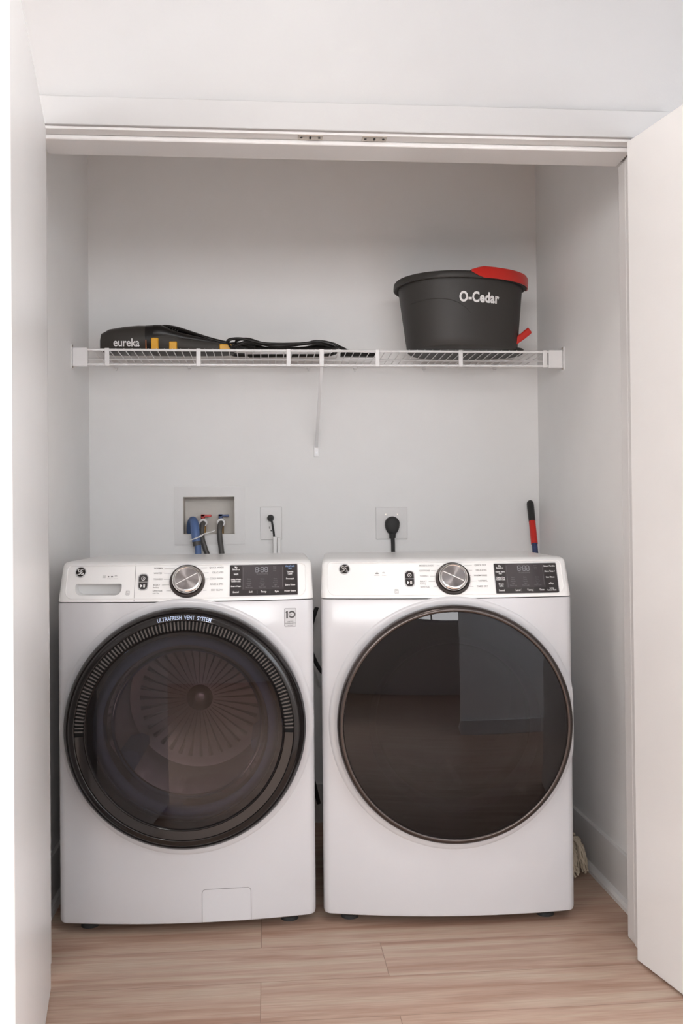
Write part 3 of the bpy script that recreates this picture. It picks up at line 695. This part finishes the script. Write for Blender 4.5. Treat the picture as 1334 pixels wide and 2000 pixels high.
# red handle lying over the front right of the rim
b = MB(); n = 72; path = bring(a+.008, c_+.008, H, cx=cx, ex=2.1)
idx = [j % n for j in range(54, 75)]; rr = []
for q, j in enumerate(idx):
    p = Vector(path[j]); t = (Vector(path[(j+1) % n])-Vector(path[j-1])).normalized(); o_ = Vector((t.y, -t.x, 0))
    e = min(1, (q+.35)/2.0, (len(idx)-1-q+.35)/2.0); hgt = .015*e+.001
    rr.append([p+o_*.0105+Vector((0, 0, -.022*e)), p+o_*.0115+Vector((0, 0, hgt*.5)), p+o_*.007+Vector((0, 0, hgt)), p-o_*.012+Vector((0, 0, hgt)), p-o_*.016+Vector((0, 0, hgt*.4)), p-o_*.013+Vector((0, 0, .001)), p+o_*.0065+Vector((0, 0, .001)), p+o_*.0070+Vector((0, 0, -.022*e))])
b.loft(rr); obj('handle', b, M['red'], bk, ang=45)
# foot pedal
b = MB(); b.loft([[(x+nx, -.02+y, z+nz) for (y, nx, nz) in ((-.030, -.007, .009), (.030, -.007, .009), (.030, .007, -.009), (-.030, .007, -.009))] for x, z in ((.176, .030), (.205, .050), (.228, .068), (.232, .074))])
obj('foot_pedal', b, M['red'], bk, bevel=.004, seg=3)
b = MB(); b.loft([bring(.175, .105, -.0012, cx=.045, cy=.02), bring(.178, .108, .012, cx=.045, cy=.02)]); obj('spinner_base', b, M['blackm'], bk)
# lettering wrapped on the front wall
def bfront(x, z):
    a1, c1, cx1 = blev(z); t = max(-.999, min(.999, (x-cx1)/a1)); s_ = (1-abs(t)**2.1)**(1/2.1)
    return (x, -c1*s_*(1-.12*t)-.0008, z)
b = MB(); vs, fs = text_geo('O-Cedar', .046, 'CENTER', .0017, 1.06); wd = max(v.x for v in vs)-min(v.x for v in vs); sc = .140/wd
b.add([bfront(.033+v.x*sc, .143+v.y) for v in vs], fs); obj('bucket_lettering', b, M['inkw'], bk, recalc=False)
b = MB(); pts = smooth_path([(-.185, 0, .150), (-.12, 0, .155), (-.06, 0, .147), (-.02, 0, .128), (.005, 0, .106)], 6)
b.tube([Vector(bfront(p.x, p.z))+Vector((0, .0006, 0)) for p in pts], .0012, 6); obj('moulded_line', b, M['bucket'], bk)

# ================================================================== HAND VACUUM
VY = 3.262
va = thing('hand_vacuum', 'black hand vacuum with smoky dust cup and yellow buttons, left on the shelf', 'vacuum', (-.552, VY, ZT)); va.scale = (1.02, 1.30, 1.12)
def ell(x, zt, zb, hw, n=32, ex=3.2):
    out = []; c0 = (zt+zb)/2; h = (zt-zb)/2
    for j in range(n):
        t = 2*pi*j/n; c_, s_ = cos(t), sin(t)
        out.append((x, hw*math.copysign(abs(c_)**(2/ex), c_), c0+h*math.copysign(abs(s_)**(2/ex), s_)))
    return out
b = MB(); b.loft([ell(-.002, .046, .008, .026), ell(.004, .060, .003, .040), ell(.03, .072, 0, .050), ell(.08, .080, 0, .053), ell(.125, .084, 0, .054), ell(.150, .084, 0, .054)]); obj('dust_cup', b, M['cup'], va)
b = MB(); b.loft([ell(.1495, .080, .004, .050), ell(.175, .082, 0, .053), ell(.20, .084, 0, .054), ell(.23, .070, 0, .052), ell(.27, .046, 0, .048), ell(.33, .040, 0, .042), ell(.40, .034, 0, .036), ell(.437, .030, .002, .030), ell(.440, .026, .006, .026)])
obj('motor_housing', b, M['vacg'], va)
b = MB(); hp = smooth_path([(.178, 0, .078), (.21, 0, .083), (.25, 0, .078), (.30, 0, .064), (.36, 0, .047), (.42, 0, .034)], 5)
rings = []
for p in hp: rings.append(ell(p.x, p.z+.007, p.z-.010, .030-.012*(p.x-.178)/.24, 20, 2.2))
b.loft(rings); hd = obj('handle', b, M['vac'], va)
b = MB(); b.loft([ell(.150, .0845, .001, .0545), ell(.176, .086, .001, .0545)]); obj('collar', b, M['vac'], va)
b = MB(); b.loft([ell(.176, .086, .028, .0548), ell(.20, .086, .030, .055), ell(.235, .070, .034, .0505), ell(.27, .062, .030, .043), ell(.33, .050, .028, .035), ell(.385, .036, .026, .028)]); obj('side_shell', b, M['vac'], va)
for x0, x1, z0, z1, y in ((.170, .194, .004, .040, -.0575), (.228, .254, .004, .030, -.0545), (.392, .432, .006, .026, -.0400)):
    b = MB(); b.box((x0, y, z0), (x1, y+.02, z1)); obj('latch', b, M['yellow'], va, bevel=.003, seg=3)
b = MB(); b.box((.1520, -.0555, .006), (.1545, -.04, .034)); obj('indicator_stripe', b, M['orange'], va)
b = MB()
for k in range(7):
    x = .205+k*.0085; z = .080-.0022*k; b.tube([(x-.004, -.044, z-.006), (x, -.034, z+.001), (x-.003, -.020, z+.005)], .0014, 6)
obj('vent_ribs', b, M['vacg'], va)
b = MB(); put_text(b, 'eureka', .0335, lambda x, y: (.090+x*.92, -.0538-.0012, .014+y), 'CENTER', .0006); obj('vacuum_lettering', b, M['inkw'], va, recalc=False)
b = MB(); b.tube([(.440, -.01, .014), (.452, -.01, .013)], .007, 12); obj('cord_collar', b, M['vac'], va)

# bundled cord and flat crevice wand
cdx = thing('power_cord', 'black power cord folded into long flat loops beside the hand vacuum', 'cord', (-.072, 3.255, ZT)); cdx.scale = (1.0, 1.25, 1.2)
for k in range(6):
    y = -.055+.022*k; zz = .004+.0065*(k % 2)+(.012 if k in (2, 3) else 0); L0 = -.035-.006*(k % 3)+(.035 if k in (2, 3) else 0); L1 = .30+.012*(k % 2)
    top = .026+.004*(k % 3)
    P = [(L0+.05, y, zz), (L0, y+.004, zz+.004), (L0-.012, y+.01, top+.006), (L0+.03, y+.004, top+.010), (.08, y, top-.004), (.2, y-.003, top-.004), (L1-.05, y+.003, top+.004), (L1, y+.002, top-.004), (L1+.012, y, zz+.006), (L1-.04, y, zz), (.15, y+.006, zz), (L0+.06, y+.012, zz)]
    b = MB(); b.tube([(p.x, p.y, max(p.z, .0042)) for p in smooth_path(P, 7)], .0040, 8); obj('cord_loop', b, M['vac'], cdx)
b = MB(); b.tube(smooth_path([(-.035, -.04, .014), (.02, -.046, .028), (.12, -.05, .016), (.24, -.048, .026), (.32, -.03, .020), (.36, -.02, .008)], 8), .005, 10); obj('cord_end', b, M['vac'], cdx)
b = MB(); b.loft([[(x, y, z) for y, z in ((-.016*q, .002), (.016*q, .002), (.014*q, .002+h), (-.014*q, .002+h))] for x, q, h in ((.012, .9, .014), (.07, .9, .014), (.13, .9, .013), (.1395, .55, .008))])
wd_ = obj('crevice_wand', b, M['vac'], bevel=.002); wd_.location = (.255, 3.215, ZT); wd_.rotation_euler = (0, 0, .03)
wd_.location.y = 3.135+.16
tag(wd_, 'flat black crevice wand poking out right of the folded cord on the shelf', 'vacuum wand')

# ================================================================== OUTLET BOX
ob = thing('washer_outlet_box', 'recessed square plumbing box with hot and cold valves in the back wall', 'outlet box', (-.202, YB, 1.116))
b = MB(); b.mi = 0
x0, x1, z0, z1 = -.096, .090, -.068, .069
b.box((-.126, -.003, -.105), (x0, 0, .105)); b.box((x1, -.003, -.105), (.126, 0, .105)); b.box((x0, -.003, z1), (x1, 0, .105)); b.box((x0, -.003, -.105), (x1, 0, z0))
obj('face_frame', b, M['plate'], ob)
b = MB(); t = .002
b.box((x0, .080, z0), (x1, .084, z1)); b.box((x0, -.001, z0), (x0+t, .08, z1)); b.box((x1-t, -.001, z0), (x1, .08, z1)); b.box((x0, -.001, z0), (x1, .08, z0+t)); b.box((x0, -.001, z1-t), (x1, .08, z1))
obj('box_interior', b, M['boxin'], ob)
for nm, x, m_, vx in (('hot_valve', -.028, 'red', -.024), ('cold_valve', .040, 'blue', .040)):
    b = MB(); b.tube([(vx, .05, z0+.002), (vx, .05, -.012)], .008, 14); b.tube([(vx, .052, -.020), (vx, .018, -.026)], .0095, 14); v_ = obj(nm, b, M['brass'], ob)
    b = MB(); b.tube([(vx-.004, .050, -.014), (vx-.004, .050, .004)], .007, 12); b.box((vx-.011, .043, -.004), (vx+.027, .055, .004)); b.box((vx-.011, .043, -.008), (vx+.004, .055, .005)); obj('valve_handle', b, M[m_], v_, bevel=.0015)
def hose(name, label, pts, r, m_, collar=None):
    t = thing(name, label, 'hose', (-.202, YB, 1.116))
    b = MB(); b.tube(smooth_path(pts, 10), r, 16); obj('hose_tube', b, m_, t)
    if collar:
        for (p, q, rr_, mm) in collar:
            b = MB(); b.tube([p, q], rr_, 20); obj('coupling', b, mm, t)
    return t
hose('hot_water_hose', 'dark grey hose under the red valve handle, dropping behind the washer', [(-.024, .014, -.026), (-.024, .002, -.028), (-.026, -.012, -.034), (-.027, -.020, -.055), (-.026, -.020, -.085), (-.016, -.018, -.120), (-.006, -.018, -.17), (0, -.018, -.40)], .0092, M['hoseg'], [((-.024, .018, -.024), (-.024, .002, -.026), .0145, M['inkw'])])
hose('cold_water_hose', 'dark grey hose under the blue valve handle, right of the other hoses', [(.040, .014, -.026), (.040, .002, -.028), (.038, -.012, -.034), (.036, -.022, -.055), (.037, -.022, -.085), (.041, -.020, -.120), (.044, -.020, -.17), (.046, -.02, -.40)], .0096, M['hoseg'], [((.040, .018, -.024), (.040, .002, -.026), .0150, M['inkw'])])
hose('drain_hose', 'thick blue drain hose hooked over the left side of the wall box', [(-.072, .045, -.060), (-.070, .030, -.034), (-.062, .006, -.018), (-.054, -.022, -.028), (-.049, -.042, -.060), (-.045, -.048, -.095), (-.039, -.048, -.13), (-.036, -.048, -.40)], [.0155]*50+[.0115]*21, M['hoseb'], [((-.0455, -.0478, -.092), (-.0430, -.048, -.107), .0145, M['hoseg'])])
b = MB(); pp = smooth_path([(-.066, -.058, -.088), (-.052, -.066, -.083), (-.030, -.060, -.074), (-.018, -.050, -.066), (.010, -.044, -.058), (.020, -.040, -.054)], 6); b.tube([(p.x-.202, p.y+YB, p.z+1.116) for p in pp], .0022, 6)
b.tube([(-.202-.034, YB-.0615, 1.116-.0758), (-.202-.026, YB-.058, 1.116-.0716)], .0042, 8)
tag(obj('cable_tie', b, M['inkw']), 'white cable tie strapped round the hoses below the wall box', 'cable tie')

# ================================================================== OUTLETS
po = thing('duplex_outlet', 'small white duplex outlet plate between the plumbing box and the large outlet', 'outlet', (.019, YB, 1.086))
b = MB(); b.box((-.039, -.005, -.060), (.039, 0, .060)); obj('cover_plate', b, M['plate'], po, bevel=.0025, seg=3)
for z in (.019, -.019):
    b = MB(); rr = [(.017*cos(t_), max(-.0145, min(.0145, .0175*sin(t_)))) for t_ in [2*pi*k/32 for k in range(32)]]
    b.loft([[(p[0], -.0045, z+p[1]) for p in rr], [(p[0], -.0068, z+p[1]) for p in rr]]); rc = obj('receptacle', b, M['plate'], po, ang=60)
    b = MB()
    for x in (-.0065, .0065): b.box((x-.001, -.0071, z-.001), (x+.001, -.0066, z+.007))
    b.tube([(0, -.0071, z-.008), (0, -.0066, z-.008)], .0024, 10); obj('slots', b, M['rubber'], rc)
wc = thing('washer_power_cord', 'thin black washer cord plugged into the small duplex outlet', 'cord', (.019, YB, 1.086))
b = MB(); b.tube([(-.002, -.0072, .019), (-.002, -.020, .019), (-.002, -.032, .017)], [.0125, .0125, .008], 16); obj('plug', b, M['rubber'], wc)
b = MB(); b.tube(smooth_path([(-.002, -.028, .018), (.002, -.036, .008), (.006, -.034, -.015), (.010, -.026, -.045), (.013, -.022, -.10), (.014, -.022, -.30)], 8), .0036, 10); obj('cord', b, M['rubber'], wc)
b = MB(); b.box((.006, -.034, -.150), (.020, -.014, -.048)); b.box((.022, -.030, -.150), (.034, -.014, -.052)); obj('cord_sleeve', b, M['inkw'], wc, bevel=.003)
do = thing('dryer_outlet', 'large square white outlet plate on the back wall behind the dryer', 'outlet', (.460, YB, 1.082))
b = MB(); b.box((-.0585, -.005, -.059), (.0585, 0, .059)); pl = obj('cover_plate', b, M['plate'], do, bevel=.0025, seg=3)
b = MB(); b.tube([(0, -.0045, .0), (0, -.0075, .0)], .030, 40); obj('receptacle', b, M['plate'], do, ang=60)
b = MB()
for x, z in ((-.022, .032), (.022, .032)): b.tube([(x, -.0048, z), (x, -.0062, z)], .003, 10)
obj('screw', b, M['nickel'], do)
dcd = thing('dryer_power_cord', 'thick black dryer cord with a round plug in the large outlet', 'cord', (.460, YB, 1.082))
b = MB()
def pz(q, y): return [(q*.0265*cos(t_), y, -.002+(q*.027*sin(t_) if sin(t_) > -.2 else q*(.027*sin(t_)*1.5))) for t_ in [2*pi*k/36 for k in range(36)]]
b.loft([pz(.97, -.008), pz(1, -.012), pz(1, -.026), pz(.9, -.034), pz(.7, -.038)]); obj('plug', b, M['rubber'], dcd, ang=50)
b = MB(); b.tube([(0, -.022, -.030), (0.001, -.022, -.055)], [.013, .0095], 16)
for k in range(4): b.tube([(0, -.022, -.036-.005*k), (0, -.022, -.0385-.005*k)], .0125, 16)
obj('strain_relief', b, M['rubber'], dcd)
b = MB(); b.tube(smooth_path([(.001, -.022, -.05), (.002, -.022, -.09), (.0, -.022, -.15), (-.02, -.03, -.3), (-.10, -.05, -.5), (-.24, -.06, -.55), (-.31, -.055, -.42), (-.28, -.05, -.30), (-.318, -.05, -.45), (-.30, -.05, -.62), (-.318, -.055, -.8), (-.28, -.06, -1.0)], 8), .0072, 12); obj('cord', b, M['rubber'], dcd)

# ================================================================== MOP
mp_ = thing('string_mop', 'string mop standing in the right corner behind the dryer, black and red grip', 'mop', (.918, 2.862, 0))
top = Vector((.970, 3.400, 1.160))-Vector(mp_.location); bot = Vector((.002, .012, .085)); ax = (top-bot).normalized(); Lh = (top-bot).length
def seg(name, a, c_, r, m_):
    b = MB(); k = 10; b.tube([bot+ax*(a+(c_-a)*i/k) for i in range(k+1)], r, 20); return obj(name, b, m_, mp_)
seg('handle_tube', 0, Lh-.172, .0105, M['navy'])
seg('red_grip', Lh-.175, Lh-.082, .0122, M['red'])
b = MB(); pr = [(Lh-.085, .0125), (Lh-.03, .0130), (Lh-.012, .0128), (Lh-.005, .011), (Lh-.001, .007), (Lh, .001)]
b.tube([bot+ax*q for q, _ in pr], [r for _, r in pr], 20); obj('black_grip', b, M['blackm'], mp_)
b = MB(); b.tube([bot-ax*.045, bot-ax*.02, bot+ax*.05], [.03, .032, .013], 20); obj('mop_socket', b, M['red'], mp_)
b = MB(); rnd = random.Random(3)
for k in range(150):
    a = rnd.uniform(0, 2*pi); rr_ = rnd.uniform(.030, .072); sp_ = rnd.uniform(.6, 1)
    p0 = Vector((.018*cos(a), .018*sin(a), .10+rnd.uniform(-.01, .012))); p1 = Vector((rr_*.75*cos(a), rr_*.75*sin(a), .085+rnd.uniform(-.02, .02))); p2 = Vector((rr_*cos(a), rr_*sin(a), .045+rnd.uniform(-.02, .02))); p3 = Vector((rr_*1.02*cos(a+.2), rr_*1.02*sin(a+.2), .008+rnd.uniform(0, .02)))
    pts = smooth_path([p0, p1, p2, p3], 5); pts = [p+Vector((rnd.uniform(-.002, .002), rnd.uniform(-.002, .002), 0)) for p in pts]
    b.tube([(max(-.052, min(p.x, .062)), p.y, max(p.z, .004)) for p in pts], [.0032*(1+.35*(i % 2)) for i in range(len(pts))], 6)
ms = obj('mop_strings', b, M['mop'], mp_); ms['kind'] = 'stuff'

# hall ceiling lamp, plus an added unlit housing behind the camera
for k, (x, y, r_, lab) in enumerate(((.13, 1.50, .11, 'round flush ceiling lamp just in front of the closet opening'), (.1, -1.3, .16, 'round flush lamp housing, added and unlit, in the room behind the camera'))):
    b = MB(); b.lathe_y([(.0005, 0), (r_*1.12, 0), (r_*1.12, -.020), (r_*1.05, -.030), (r_*1.0, -.030)], n=48)
    b.v = [(x+v[0], y+v[2], CZ+v[1]) for v in b.v]; tag(obj('ceiling_lamp', b, M['trim']), lab, 'lamp')

for k, (x, hw_, lab) in enumerate(((-1.75, .82, 'long slim added fill-light housing over the left half of the hall wall'), (1.65, .97, 'long slim added fill-light housing over the right half of the hall wall'))):
    b = MB(); b.box((x-hw_, .95, CZ-.03), (x+hw_, 1.04, CZ)); b.box((x-hw_, .99, CZ-.13), (x+hw_, 1.01, CZ-.03)); tag(obj('bounce_fill_housing', b, M['trim']), lab, 'lamp')  # unseen housings added for the two bounce fills
